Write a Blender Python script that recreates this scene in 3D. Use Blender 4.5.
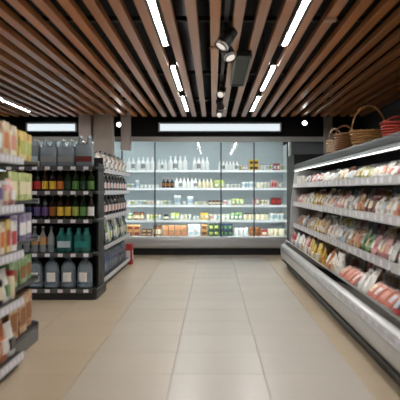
import bpy, bmesh, math, random
from mathutils import Vector, Matrix

random.seed(7)
S = bpy.context.scene
COL = S.collection
for o in list(bpy.data.objects):
    bpy.data.objects.remove(o)

# ------------------------------------------------------------------ camera, world, exposure
cam_d = bpy.data.cameras.new('camera')
cam = bpy.data.objects.new('camera', cam_d)
COL.objects.link(cam)
cam.location = (0, 0, 1.2)
cam.rotation_euler = (math.pi / 2, 0, 0)
cam_d.sensor_width = 36
cam_d.lens = 681 / 400 * 36
cam_d.shift_x = -13 / 400
cam_d.shift_y = -10 / 400
cam_d.clip_start = 0.05
cam_d.dof.use_dof = True
cam_d.dof.focus_distance = 8.5
cam_d.dof.aperture_fstop = 1.9
S.camera = cam

W = bpy.data.worlds.new('world')
S.world = W
W.use_nodes = True
W.node_tree.nodes['Background'].inputs[0].default_value = (0.6, 0.7, 0.8, 1)
W.node_tree.nodes['Background'].inputs[1].default_value = 0.05

S.view_settings.view_transform = 'Standard'
S.view_settings.look = 'None'
S.view_settings.exposure = 0.9
S.view_settings.gamma = 1.0
S.view_settings.use_curve_mapping = False

STRIP_E = 52.0      # ceiling linear lamps
LUM_E = 0.5         # long luminaires on the soffit
COOLER_E = 18.0      # cooler shelf lamps
CANOPY_E = 5.0      # canopy lamp of the long open fridge

# ------------------------------------------------------------------ materials
MATS = {}


def lin(c):
    return tuple(((v / 12.92) if v <= 0.04045 else ((v + 0.055) / 1.055) ** 2.4) for v in c)


def srgb(h):
    return lin(tuple(int(h[i:i + 2], 16) / 255 for i in (0, 2, 4)))


def mat(name, color, rough=0.5, metal=0.0, noise=0.0, nscale=12.0, spec=0.5, stretch=None, rand=0.0, bump=0.0):
    if name in MATS:
        return MATS[name]
    m = bpy.data.materials.new(name)
    MATS[name] = m
    m.use_nodes = True
    nt = m.node_tree
    p = nt.nodes['Principled BSDF']
    c = srgb(color) if isinstance(color, str) else color
    p.inputs['Base Color'].default_value = (*c, 1)
    p.inputs['Roughness'].default_value = rough
    p.inputs['Metallic'].default_value = metal
    p.inputs['Specular IOR Level'].default_value = spec
    m.diffuse_color = (*c, 1)
    if noise or rand or bump:
        tc = nt.nodes.new('ShaderNodeTexCoord')
        mp = nt.nodes.new('ShaderNodeMapping')
        nt.links.new(tc.outputs['Object'], mp.inputs[0])
        if stretch:
            mp.inputs['Scale'].default_value = stretch
        oi = nt.nodes.new('ShaderNodeObjectInfo')
        off = nt.nodes.new('ShaderNodeVectorMath')
        off.operation = 'MULTIPLY_ADD'
        cmb = nt.nodes.new('ShaderNodeCombineXYZ')
        for i in range(3):
            nt.links.new(oi.outputs['Random'], cmb.inputs[i])
        nt.links.new(cmb.outputs[0], off.inputs[0])
        off.inputs[1].default_value = (37, 53, 71)
        nt.links.new(mp.outputs[0], off.inputs[2])
        nz = nt.nodes.new('ShaderNodeTexNoise')
        nz.inputs['Scale'].default_value = nscale
        nz.inputs['Detail'].default_value = 5
        nt.links.new(off.outputs[0], nz.inputs['Vector'])
        mr = nt.nodes.new('ShaderNodeMapRange')
        mr.inputs['To Min'].default_value = 1 - noise
        mr.inputs['To Max'].default_value = 1 + noise
        nt.links.new(nz.outputs['Fac'], mr.inputs['Value'])
        mr2 = nt.nodes.new('ShaderNodeMapRange')
        mr2.inputs['To Min'].default_value = 1 - rand
        mr2.inputs['To Max'].default_value = 1 + rand
        nt.links.new(oi.outputs['Random'], mr2.inputs['Value'])
        mu = nt.nodes.new('ShaderNodeMath')
        mu.operation = 'MULTIPLY'
        nt.links.new(mr.outputs[0], mu.inputs[0])
        nt.links.new(mr2.outputs[0], mu.inputs[1])
        vm = nt.nodes.new('ShaderNodeVectorMath')
        vm.operation = 'SCALE'
        vm.inputs[0].default_value = c
        nt.links.new(mu.outputs[0], vm.inputs['Scale'])
        nt.links.new(vm.outputs[0], p.inputs['Base Color'])
        if bump:
            b = nt.nodes.new('ShaderNodeBump')
            b.inputs['Strength'].default_value = bump
            b.inputs['Distance'].default_value = 0.002
            nt.links.new(nz.outputs['Fac'], b.inputs['Height'])
            nt.links.new(b.outputs[0], p.inputs['Normal'])
    return m


def emit(name, color, strength):
    m = bpy.data.materials.new(name)
    MATS[name] = m
    m.use_nodes = True
    nt = m.node_tree
    nt.nodes.clear()
    e = nt.nodes.new('ShaderNodeEmission')
    e.inputs[0].default_value = (*color, 1)
    e.inputs[1].default_value = strength
    out = nt.nodes.new('ShaderNodeOutputMaterial')
    nt.links.new(e.outputs[0], out.inputs[0])
    return m


def clear(name, tint, opac, body, rough=0.15, fres=1.45):
    """thin clear plastic or glass: tinted see-through wall with a glossy skin"""
    m = bpy.data.materials.new(name)
    MATS[name] = m
    m.use_nodes = True
    nt = m.node_tree
    nt.nodes.clear()
    t = nt.nodes.new('ShaderNodeBsdfTransparent')
    t.inputs[0].default_value = (*tint, 1)
    d = nt.nodes.new('ShaderNodeBsdfDiffuse')
    d.inputs[0].default_value = (*body, 1)
    mx = nt.nodes.new('ShaderNodeMixShader')
    mx.inputs[0].default_value = opac
    nt.links.new(t.outputs[0], mx.inputs[1])
    nt.links.new(d.outputs[0], mx.inputs[2])
    g = nt.nodes.new('ShaderNodeBsdfGlossy')
    g.inputs['Roughness'].default_value = rough
    f = nt.nodes.new('ShaderNodeFresnel')
    f.inputs[0].default_value = fres
    mx2 = nt.nodes.new('ShaderNodeMixShader')
    nt.links.new(f.outputs[0], mx2.inputs[0])
    nt.links.new(mx.outputs[0], mx2.inputs[1])
    nt.links.new(g.outputs[0], mx2.inputs[2])
    out = nt.nodes.new('ShaderNodeOutputMaterial')
    nt.links.new(mx2.outputs[0], out.inputs[0])
    return m


PAL = {  # product colours
    'white': 'e6e6e2', 'cream': 'e2d6b8', 'beige': 'cbb088', 'tan': 'b5895a', 'yellow': 'd8b53c', 'amber': '8a5420',
    'orange': 'c8702c', 'red': 'b23030', 'dark red': '6e2420', 'pink': 'd69a98', 'salmon': 'cf8468', 'brown': '5b3a26',
    'green': '5f8a48', 'dark green': '1f3a26', 'lime': 'a8b45a', 'teal': '2a7c7a', 'blue': '39628f', 'dark blue': '1f2f4c',
    'violet': '5d4a7c', 'grey': '8d9194', 'black': '17181a', 'dark': '25221f', 'pale blue': 'a9bcc6', 'charcoal': '33363a',
}


def pm(c, rough=0.45):
    return mat('plastic_' + c.replace(' ', '_'), PAL[c], rough, noise=0.06, nscale=25)


def pprint(c):
    """printed film: the colour mottled by small pictures"""
    key = 'film_' + c.replace(' ', '_')
    if key in MATS:
        return MATS[key]
    m = bpy.data.materials.new(key)
    MATS[key] = m
    m.use_nodes = True
    nt = m.node_tree
    p = nt.nodes['Principled BSDF']
    p.inputs['Roughness'].default_value = 0.3
    tc = nt.nodes.new('ShaderNodeTexCoord')
    oi = nt.nodes.new('ShaderNodeObjectInfo')
    ad = nt.nodes.new('ShaderNodeVectorMath')
    ad.operation = 'ADD'
    nt.links.new(tc.outputs['Object'], ad.inputs[0])
    nt.links.new(oi.outputs['Random'], ad.inputs[1])
    nz = nt.nodes.new('ShaderNodeTexNoise')
    nz.inputs['Scale'].default_value = 14
    nt.links.new(ad.outputs[0], nz.inputs['Vector'])
    r = nt.nodes.new('ShaderNodeValToRGB')
    b = srgb(PAL[c])
    r.color_ramp.elements[0].position = 0.36
    r.color_ramp.elements[0].color = (b[0] * 0.55, b[1] * 0.45, b[2] * 0.4, 1)
    r.color_ramp.elements[1].position = 0.66
    r.color_ramp.elements[1].color = (min(1, b[0] * .7 + .25), min(1, b[1] * .7 + .25), min(1, b[2] * .7 + .22), 1)
    e = r.color_ramp.elements.new(0.47)
    e.color = (*b, 1)
    nt.links.new(nz.outputs['Fac'], r.inputs[0])
    nt.links.new(r.outputs[0], p.inputs['Base Color'])
    return m


M_BLACK = mat('black_paint', '0e0f11', 0.5, noise=0.1)
M_DARKMETAL = mat('dark_powder_coat', '1a1b1d', 0.45, noise=0.08)
M_SHELFDARK = mat('graphite_shelf_steel', '2a2c2e', 0.4, 0.3, noise=0.05)
M_RAILGREY = mat('price_rail_plastic', 'b9bcc0', 0.35, noise=0.04)
M_TAG = mat('price_tag_paper', 'e4e2ea', 0.6, noise=0.05)
M_WSTEEL = mat('white_enamel_steel', 'd4dad9', 0.35, noise=0.03)
M_STEEL = mat('brushed_steel', 'a9acae', 0.3, 0.85, noise=0.08, stretch=(1, 0.05, 1), nscale=40)
M_ALU = mat('aluminium_trim', 'c4c7c8', 0.28, 0.7, noise=0.04)
M_BUMPER = mat('light_grey_bumper', 'bfc1c1', 0.3, 0.1, noise=0.04)
M_LINER = mat('cooler_liner', 'b0b9bc', 0.4, noise=0.04)
M_LINER2 = mat('open_fridge_liner', '8d9594', 0.45, noise=0.06)
M_WOOD = mat('oak_slat', 'c9854e', 0.33, noise=0.3, nscale=7, stretch=(9, 0.5, 9), rand=0.2, bump=0.1, spec=.4)
M_TILE = mat('pale_stone_tile', 'b6afa5', 0.30, noise=0.07, nscale=2.2, rand=0.03)
M_TILET = mat('tan_stone_tile', 'bdac93', 0.32, noise=0.09, nscale=2.2, rand=0.04)
M_TILEM = mat('warm_stone_tile', 'bab0a1', 0.31, noise=0.08, nscale=2.2, rand=0.03)
M_GROUT = mat('grout', '91887b', 0.8, noise=0.1)
M_CONC = mat('concrete_render', 'cdc6bd', 0.8, noise=0.1, nscale=3)
M_PLASTER = mat('pale_plaster', 'e2dad6', 0.7, noise=0.05, nscale=3)
M_WALL = mat('dark_grey_wall_paint', '3b3d40', 0.7, noise=0.06, nscale=2)
M_WICK = mat('wicker', '9c7442', 0.6, noise=0.3, nscale=60)
M_WICKD = mat('brown_wicker', '7d5330', 0.6, noise=0.3, nscale=60)
M_WICKP = mat('pale_wicker', 'c2ab8c', 0.6, noise=0.25, nscale=60)
M_REDW = mat('red_painted_wicker', '9c3226', 0.6, noise=0.2, nscale=60)
M_STRIP = emit('lamp_diffuser_white', (1.0, 0.97, 0.93), STRIP_E)
M_LUM = emit('luminaire_diffuser_cool', (0.86, 0.95, 1.0), LUM_E)
M_LED = emit('cooler_lamp_cool', (0.90, 0.98, 1.0), COOLER_E)
M_CLED = emit('canopy_lamp_white', (1.0, 0.97, 0.92), CANOPY_E)
M_BULB = emit('spot_lamp_lens', (1.0, 0.98, 0.95), 14)
M_BULBD = emit('spot_lamp_lens_dim', (1.0, 0.9, 0.8), 0.45)
M_GLASS = clear('door_glass', (0.985, 0.99, 0.99), 0.0, (0.8, 0.9, 0.9), 0.03)
M_PET = clear('clear_plastic_bottle', (0.84, 0.9, 0.94), 0.32, (0.62, 0.72, 0.78))
M_PETB = clear('bluish_water_bottle', (0.78, 0.87, 0.94), 0.3, (0.55, 0.68, 0.80))
M_PETT = clear('teal_shrink_wrap', (0.55, 0.85, 0.82), 0.3, srgb('4a9c95'))
M_GLG = clear('green_bottle_glass', (0.12, 0.28, 0.12), 0.45, srgb('20381c'), 0.08)
M_GLB = clear('brown_bottle_glass', (0.20, 0.10, 0.04), 0.5, srgb('2b1a10'), 0.08)
M_GLK = mat('black_bottle_glass', '101412', 0.12)
M_MEAT = mat('sliced_meat', 'c47866', 0.35, noise=0.3, nscale=30)


# ------------------------------------------------------------------ mesh tools
class MB:
    def __init__(s):
        s.v, s.f = [], []

    def quad_box(s, x0, x1, y0, y1, z0, z1):
        n = len(s.v)
        s.v += [(x0, y0, z0), (x1, y0, z0), (x1, y1, z0), (x0, y1, z0), (x0, y0, z1), (x1, y0, z1), (x1, y1, z1), (x0, y1, z1)]
        s.f += [tuple(n + i for i in q) for q in ((0, 3, 2, 1), (4, 5, 6, 7), (0, 1, 5, 4), (1, 2, 6, 5), (2, 3, 7, 6), (3, 0, 4, 7))]
        return s

    def lathe(s, prof, seg=12, c=(0, 0), a0=0, sx=1, sy=1):
        n = len(s.v)
        k = len(prof)
        for r, z in prof:
            for i in range(seg):
                a = a0 + 2 * math.pi * i / seg
                s.v.append((c[0] + r * math.cos(a) * sx, c[1] + r * math.sin(a) * sy, z))
        for j in range(k - 1):
            for i in range(seg):
                i2 = (i + 1) % seg
                s.f.append((n + j * seg + i, n + j * seg + i2, n + (j + 1) * seg + i2, n + (j + 1) * seg + i))
        s.f.append(tuple(n + i for i in reversed(range(seg))))
        s.f.append(tuple(n + (k - 1) * seg + i for i in range(seg)))
        return s

    def tube(s, pts, r, seg=6, closed=False):
        pts = [Vector(p) for p in pts]
        n = len(s.v)
        k = len(pts)
        for j, p in enumerate(pts):
            if closed:
                t = pts[(j + 1) % k] - pts[j - 1]
            else:
                t = pts[min(j + 1, k - 1)] - pts[max(j - 1, 0)]
            t.normalize()
            up = Vector((0, 0, 1)) if abs(t.z) < 0.9 else Vector((1, 0, 0))
            a = t.cross(up).normalized()
            b = a.cross(t)
            for i in range(seg):
                an = 2 * math.pi * i / seg
                s.v.append(tuple(p + a * (r * math.cos(an)) + b * (r * math.sin(an))))
        for j in range(k if closed else k - 1):
            j2 = (j + 1) % k
            for i in range(seg):
                i2 = (i + 1) % seg
                s.f.append((n + j * seg + i, n + j * seg + i2, n + j2 * seg + i2, n + j2 * seg + i))
        if not closed:
            s.f.append(tuple(n + i for i in reversed(range(seg))))
            s.f.append(tuple(n + (k - 1) * seg + i for i in range(seg)))
        return s

    def prism(s, poly, y0, y1, axis='y'):
        """poly in (a, z); extruded along y (a = x) or along x (a = y)"""
        n = len(s.v)
        k = len(poly)
        for y in (y0, y1):
            for a, z in poly:
                s.v.append((a, y, z) if axis == 'y' else (y, a, z))
        for i in range(k):
            i2 = (i + 1) % k
            s.f.append((n + i, n + i2, n + k + i2, n + k + i))
        s.f.append(tuple(n + i for i in reversed(range(k))))
        s.f.append(tuple(n + k + i for i in range(k)))
        return s

    def plan(s, poly, z0, z1):
        n = len(s.v)
        k = len(poly)
        for z in (z0, z1):
            for x, y in poly:
                s.v.append((x, y, z))
        for i in range(k):
            i2 = (i + 1) % k
            s.f.append((n + i, n + i2, n + k + i2, n + k + i))
        s.f.append(tuple(n + i for i in reversed(range(k))))
        s.f.append(tuple(n + k + i for i in range(k)))
        return s

    def xf(s, M):
        s.v = [tuple(M @ Vector(p)) for p in s.v]
        return s

    def mesh(s, name, bevel=0.0, smooth=True, segs=1):
        me = bpy.data.meshes.new(name)
        me.from_pydata(s.v, [], s.f)
        bm = bmesh.new()
        bm.from_mesh(me)
        bmesh.ops.recalc_face_normals(bm, faces=bm.faces)
        if bevel:
            es = [e for e in bm.edges if len(e.link_faces) == 2 and e.calc_face_angle(0) > 0.6]
            bmesh.ops.bevel(bm, geom=es, offset=bevel, segments=segs, affect='EDGES', profile=0.5)
        bm.to_mesh(me)
        bm.free()
        if smooth:
            me.shade_smooth()
            me.set_sharp_from_angle(angle=0.7)
        return me


def link(name, me, material=None, parent=None, loc=(0, 0, 0), rot=(0, 0, 0)):
    o = bpy.data.objects.new(name, me)
    COL.objects.link(o)
    if me is not None and material is not None and not me.materials:
        me.materials.append(material)
    o.location = loc
    o.rotation_euler = rot
    if parent:
        o.parent = parent
    return o


def tag(o, label=None, cat=None, group=None, kind=None):
    if label:
        o['label'] = label
    if cat:
        o['category'] = cat
    if group:
        o['group'] = group
    if kind:
        o['kind'] = kind
    return o


def box(name, x0, x1, y0, y1, z0, z1, m, parent=None, bevel=0.0):
    """a box whose origin sits at the centre of its underside"""
    cx, cy = (x0 + x1) / 2, (y0 + y1) / 2
    me = MB().quad_box(x0 - cx, x1 - cx, y0 - cy, y1 - cy, 0, z1 - z0).mesh(name, bevel, smooth=bevel > 0)
    loc = Vector((cx, cy, z0))
    if parent:
        loc -= Vector(parent.location)
    return link(name, me, m, parent, loc)


def empty(name, loc, label, cat, group=None):
    o = link(name, None, None, None, loc)
    o.empty_display_size = 0.1
    return tag(o, label, cat, group)


def rel(parent, mb):
    p = parent.location
    mb.v = [(x - p.x, y - p.y, z - p.z) for x, y, z in mb.v]
    return mb


ONES = 'zeroth first second third fourth fifth sixth seventh eighth ninth tenth eleventh twelfth thirteenth fourteenth fifteenth sixteenth seventeenth eighteenth nineteenth'.split()
TENS = {2: 'twent', 3: 'thirt', 4: 'fort', 5: 'fift', 6: 'sixt', 7: 'sevent', 8: 'eight', 9: 'ninet'}


def ordinal(n):
    if n < 20:
        return ONES[n]
    t, u = divmod(n, 10)
    return TENS[t] + 'ieth' if u == 0 else TENS[t] + 'y-' + ONES[u]


# ------------------------------------------------------------------ the setting
HC = 2.5                     # underside of the slats
XL, XR, YB, YF = -5.2, 2.75, 13.75, -2.4

floor = box('floor', XL, XR, YF, YB, -0.08, -0.006, M_GROUT)
tag(floor, 'large square stone tile floor of the shop', 'floor', kind='structure')
T = 0.6
tile_me = {}
for key, m in (('pale', M_TILE), ('warm', M_TILEM), ('tan', M_TILET)):
    tile_me[key] = MB().quad_box(-T / 2 + .002, T / 2 - .002, -T / 2 + .002, T / 2 - .002, -0.008, 0).mesh('tile_' + key, 0.0015, smooth=False)
    tile_me[key].materials.append(m)
for i in range(-8, 5):
    for j in range(-4, 16):
        x = -0.267 + T / 2 + i * T
        y = 4.44 + T / 2 + j * T
        if x - T / 2 < XL or x + T / 2 > XR + .3:
            continue
        key = 'pale' if -0.3 < x < 0.9 else ('warm' if -0.9 < x < 0 else 'tan')
        t = link('tile', tile_me[key], None, floor, (x, y, 0 + .08))
        t.location = Vector((x, y, 0)) - Vector(floor.location)

wb = box('wall_back', XL - .15, XR + .15, YB, YB + .15, 0, 3.3, M_WALL)
tag(wb, 'dark painted rear wall behind the wall cooler', 'wall', kind='structure')
wl = box('wall_left', XL - .15, XL, YF, YB, 0, 3.3, M_WALL)
tag(wl, 'dark painted side wall beyond the left shelving', 'wall', kind='structure')
wr = box('wall_right', XR, XR + .15, YF, YB, 0, 3.3, M_WALL)
tag(wr, 'dark painted side wall behind the long open fridge', 'wall', kind='structure')
wf = box('wall_front', XL - .15, XR + .15, YF - .15, YF, 0, 3.3, M_WALL)
tag(wf, 'dark painted wall at the near end of the shop', 'wall', kind='structure')

ceil = box('ceiling', XL, XR, YF, YB, 3.2, 3.3, mat('plenum_black', '060607', .8))
tag(ceil, 'black open ceiling with a suspended grid of long brown wooden slats', 'ceiling', kind='structure')
P = 0.175
slat_me = MB().quad_box(-.039, .039, -1, 1, 0, 0.06).mesh('slat', 0.003, smooth=False)
slat_me.materials.append(M_WOOD)
YS0, YS1 = -2.2, 12.1
SL = []
for k in range(-29, 16):
    x = 0.017 + k * P
    if x < XL + .1 or x > XR - .1:
        continue
    s = link('slat', slat_me, None, ceil)
    s.location = Vector((x, (YS0 + YS1) / 2, HC)) - Vector(ceil.location)
    s.scale = (1, (YS1 - YS0) / 2, 1)
    SL.append(x)
for y in (0.5, 3.0, 5.5, 8.0, 10.3, 12.0):       # carrier rails above the slats
    c = box('carrier_rail', XL + .05, XR - .05, y - .02, y + .02, HC + .061, HC + .10, M_BLACK, ceil)

soffit = box('trim_1', XL + .02, XR - .02, 12.62, 12.78, 2.18, 3.19, M_BLACK)
tag(soffit, 'black bulkhead above the wall cooler', 'bulkhead', kind='structure')

# pillars and pale panels at the left of the cooler
p1 = box('trim_2', -2.32, -2.11, 11.75, 12.0, 0, 3.19, M_PLASTER, bevel=.004)
tag(p1, 'pale plastered pillar, leftmost of the two behind the drinks shelving', 'pillar', kind='structure')
p2 = box('trim_3', -2.06, -1.74, 11.75, 12.0, 0, 3.19, M_CONC, bevel=.004)
tag(p2, 'grey concrete pillar beside the pale plastered one', 'pillar', kind='structure')
p3 = box('trim_4', -1.66, -1.49, 12.25, 12.4, 1.92, 3.19, M_PLASTER, bevel=.004)
tag(p3, 'pale hanging panel above the left end of the wall cooler', 'panel', kind='structure')
p4 = box('trim_5', 2.02, 2.16, 12.3, 12.45, 0, 3.19, M_CONC, bevel=.004)
tag(p4, 'slim grey post behind the baskets at the right', 'post', kind='structure')

# ------------------------------------------------------------------ ceiling lamps
def strip_lamp(x, y0, y1, label, group=None):
    t = empty('linear_ceiling_lamp', (x, (y0 + y1) / 2, HC), label, 'ceiling lamp', group)
    L = (y1 - y0) / 2
    hm = MB().quad_box(-.045, .045, -L, L, .02, .06).quad_box(-.045, -.021, -L, L, -.006, .02).quad_box(.021, .045, -L, L, -.006, .02).mesh('housing')
    link('housing', hm, M_BLACK, t)
    dm = MB().quad_box(-.019, .019, -L + .01, L - .01, -.004, .0195).mesh('diffuser', .004)
    link('diffuser', dm, M_STRIP, t)
    for s in (-1, 1):
        w = MB().tube([(0, s * L * .7, .06), (0, s * L * .7, .69)], .004)
        link('hanger_rod', w.mesh('hanger_rod'), M_BLACK, t)
    return t


XA, XB = -0.425, 0.64
segs = [(4.0, 6.13), (7.22, 8.87), (9.6, 11.2)]
wds = ['nearest, longest looking', 'middle', 'farthest']
for x, side in ((XA, 'left'), (XB, 'right')):
    for (a, b), w in zip(segs, wds):
        strip_lamp(x, a, b, f'white linear ceiling lamp, {w.split(",")[0]} of the {side} line between slats', 'linear lamps between the slats')
    strip_lamp(x, 0.6, 2.6, f'added white linear ceiling lamp, unseen overhead at the near end of the {side} line', 'linear lamps between the slats')  # unseen extension of each line, added for its light
strip_lamp(-3.045, 9.75, 11.3, 'white linear ceiling lamp over the far left shelving', 'linear lamps between the slats')
strip_lamp(-3.045, 5.0, 7.0, 'added white linear ceiling lamp, unseen, nearer than the far left one', 'linear lamps between the slats')  # extra lamp outside the view, added for more light at the left


def luminaire(x0, x1, label):
    t = empty('long_luminaire', ((x0 + x1) / 2, 12.36, 2.27), label, 'luminaire', 'long luminaires on the bulkhead')
    L = (x1 - x0) / 2
    b = MB().prism([(.257, .02), (.257, .17), (-.02, .17), (-.02, .155), (.04, .15), (.04, .0), (-.02, -.01), (-.02, -.02), (.10, -.02)], -L - .04, L + .04, 'x')
    link('housing', b.mesh('housing'), M_DARKMETAL, t)
    n = 10
    arc = [(.04 - .07 * math.sin(math.pi * i / n), .07 - .065 * math.cos(math.pi * i / n)) for i in range(n + 1)]
    d = MB().prism(arc, -L, L, 'x')
    link('diffuser', d.mesh('diffuser'), M_LUM, t)
    for s in (-1, 1):
        e = MB().quad_box(-.015, .015, -.035, .06, -.01, .15)
        link('end_cap', e.mesh('end_cap', .004), M_WSTEEL, t, (s * (L + .017), 0, 0))
    return t


luminaire(-.96, 1.21, 'long cool white luminaire on the black bulkhead above the wall cooler')
luminaire(-3.36, -2.5, 'shorter cool white luminaire seen above the drinks shelving at left')

# black track with spot lamps
XT = 0.105
trk = box('lamp_track', XT - .018, XT + .018, 1.0, 12.0, HC + .03, HC + .06, M_BLACK)
tag(trk, 'thin black lamp track between two slats at the centre of the ceiling', 'track')


def spot(loc, aim, label, lens, scale=1.0, drop=.07):
    t = empty('spot_lamp', (loc[0], loc[1], loc[2] - .002 - .03), label, 'spot lamp', 'spot lamps')
    ad = MB().quad_box(-.016, .016, -.05, .05, -.02, .03).mesh('adapter', .003)
    link('adapter', ad, M_BLACK, t)
    st = MB().tube([(0, 0, -.02), (0, 0, -drop)], .009, 8)
    link('stem', st.mesh('stem'), M_BLACK, t)
    R = Vector(aim).to_track_quat('Z', 'Y').to_matrix().to_4x4()
    M = Matrix.Translation((0, 0, -drop - .02)) @ R @ Matrix.Scale(scale, 4)
    h = MB().lathe([(.034, -.09), (.046, -.08), (.048, -.03), (.043, -.028), (.043, -.02), (.05, -.018), (.05, .075), (.046, .075), (.044, .06)], 20)
    head = link('head', h.xf(M).mesh('head'), M_BLACK, t)
    rg = MB().lathe([(.051, .052), (.0535, .056), (.0535, .064), (.051, .068)], 20).xf(M)
    link('ring', rg.mesh('ring'), M_ALU, head)
    ln = MB().lathe([(.043, .0605), (.043, .066), (.03, .070), (.0, .072)], 20).xf(M)
    link('lens', ln.mesh('lens'), lens, head)
    return t


spot((XT, 5.45, HC + .03), (-.5, -.25, -.75), 'black track spot lamp, nearest the viewer, tilted left', M_BULBD, 1.15, .07)
spot((XT + .02, 5.9, HC + .03), (.35, -.45, -.8), 'black track spot lamp just behind the nearest one', M_BULBD, 1.1, .08)
spot((XT, 8.4, HC + .03), (-.2, -.75, -.55), 'black track spot lamp midway along the central track', M_BULBD, 1.0, .07)
spot((XT, 9.7, HC + .03), (.3, .6, -.7), 'black track spot lamp behind the midway one, turned away', M_BULBD, 1.0, .07)
spot((XT, 10.7, HC + .03), (-.1, -.8, -.5), 'black track spot lamp farthest along the central track', M_BULBD, 1.0, .07)
spot((-1.64, 11.86, HC + .03), (.1, -1, -.25), 'glowing spot lamp beside the hanging pale panel', M_BULB, .95, .13)
spot((1.60, 11.9, HC + .03), (-.1, -1, -.2), 'glowing spot lamp over the far end of the long fridge', M_BULB, .95, .10)

# framed panel under the slats
pn = empty('ceiling_panel', (0.29, 7.35, HC), 'long grey framed panel fixed below the slats beside the track', 'ceiling panel')
fr = MB()
fr.quad_box(-.085, -.068, -.88, .88, -.05, -.004).quad_box(.068, .085, -.88, .88, -.05, -.004)
fr.quad_box(-.068, .068, -.88, -.855, -.05, -.004).quad_box(-.068, .068, .855, .88, -.05, -.004)
link('frame', fr.mesh('frame'), mat('grey_frame', '77797a', .5), pn)
link('panel', MB().quad_box(-.067, .067, -.854, .854, -.035, -.012).mesh('panel'), mat('dark_green_grey_glass', '2c322e', 0.6), pn)
link('end_box', MB().quad_box(-.07, .07, -1.02, -.885, -.055, -.002).mesh('end_box', .004), M_BLACK, pn)


def disc(x, y, label):
    me = MB().lathe([(.048, 0), (.05, -.008), (.042, -.02), (.02, -.026), (0, -.027)][::-1], 20).mesh('smoke_detector')
    o = link('smoke_detector', me, mat('smoke_detector_plastic', 'c9a592', .5), None, (x, y, HC))
    tag(o, label, 'smoke detector', 'smoke detectors')


disc(0.017, 6.2, 'small round pinkish detector on the slat beside the spot lamps')
disc(SL[SL.index(min(SL, key=lambda v: abs(v - .965)))], 5.17, 'small round detector on a slat at the upper right')

# dark duct above the slats
d = MB().tube([(-.2, -2, 2.95), (-.2, 12.4, 2.95)], .17, 14)
tag(link('air_duct', d.mesh('air_duct'), mat('dark_galvanised_duct', '2c3130', .45, .4), None), 'dark round air duct above the slats near the centre', 'duct')

# ------------------------------------------------------------------ wall cooler at the back
YC = 12.5
SC = 0.01846


def cx(u):
    return (u - 213) * SC


C0, C1 = -4.4, 1.40
cool = empty('wall_cooler', ((C0 + C1) / 2, 13.0, 0), 'tall lit wall cooler with glass doors across the back of the shop', 'cooler')
box('kick_plate', C0, C1, YC + .07, YC + .1, 0, .135, M_BLACK, cool)
bp = MB().prism([(YC + .12, .13), (YC + .12, .33), (YC + .0, .33), (YC - .03, .30), (YC - .03, .17), (YC, .13)], C0, C1, 'x')
bp.v = [(x - cool.location.x, y - 13.0, z) for x, y, z in bp.v]
link('bumper', bp.mesh('bumper', .006), M_BUMPER, cool)
tr = box('bumper_trim', C0, C1, YC - .037, YC - .031, .255, .275, M_ALU, cool)
box('base_tray', C0, C1, YC + .121, 13.6, .06, .335, M_WSTEEL, cool)
box('back_liner', C0, C1, 13.6, 13.66, .06, 2.16, M_LINER, cool)
box('top_panel', C0, C1 + .7, YC + .02, 13.66, 2.165, 2.179, M_WSTEEL, cool)
box('canopy_trim', C0, C1 + .7, YC - .02, YC + .019, 2.085, 2.178, mat('pale_canopy_trim', 'cfd3d3', .35), cool, .004)
box('end_panel', C1, C1 + .04, YC + .0, 13.66, .06, 2.08, M_WSTEEL, cool)
box('end_panel', C1 + .041, C1 + .70, YC + .10, 13.66, .0, 2.08, mat('blue_grey_side_cladding', '7b828a', .5), cool)
box('head_lamp', C0 + .1, C1 - .05, YC + .10, YC + .13, 2.145, 2.164, M_LED, cool)
LV = [1.57, 1.24, .92, .64]
LVN = ['top shelf', 'second shelf', 'third shelf', 'fourth shelf', 'bottom deck']
for z in LV:
    sh = box('shelf', C0, C1 - .002, 12.70, 13.58, z - .022, z - .002, M_WSTEEL, cool)
    rm = rel(cool, MB().prism([(12.652, z - .040), (12.699, z - .040), (12.699, z), (12.682, z)], C0, C1 - .002, 'x'))
    link('price_rail', rm.mesh('price_rail', smooth=False), mat('white_price_rail', 'f0f2f2', .4), cool)
    l = box('shelf_lamp', C0 + .05, C1 - .05, 12.701, 12.716, z - .038, z - .0225, M_LED, cool)
# door frames and panes
posts = [C0 + .02, cx(23), cx(56), cx(89), cx(122), cx(155), cx(221), cx(254), cx(287.5)]
dk = mat('door_gasket_dark', '303639', .4)
for i, x in enumerate(posts):
    box('door_post', x - .011, x + .011, YC + .05, YC + .09, .335, 2.08, dk, cool)
for a, b in zip(posts[:-1], posts[1:]):
    pane = box('door_pane', a + .012, b - .012, YC + .066, YC + .072, .336, 2.079, M_GLASS, cool)
    tag(pane, 'clear glass cooler door')

# ------------------------------------------------------------------ product builders
CACHE = {}


def cached(key, fn):
    if key not in CACHE:
        CACHE[key] = fn()
    return CACHE[key]


def variant(key, me, m):
    k = (key, m.name)
    if k not in CACHE:
        c = me.copy()
        c.materials.clear()
        c.materials.append(m)
        CACHE[k] = c
    return CACHE[k]


def add(name, key, fn, m, parent=None, loc=(0, 0, 0), rot=(0, 0, 0)):
    me = variant(key, cached(key, fn), m)
    return link(name, me, None, parent, loc, rot)


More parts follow.
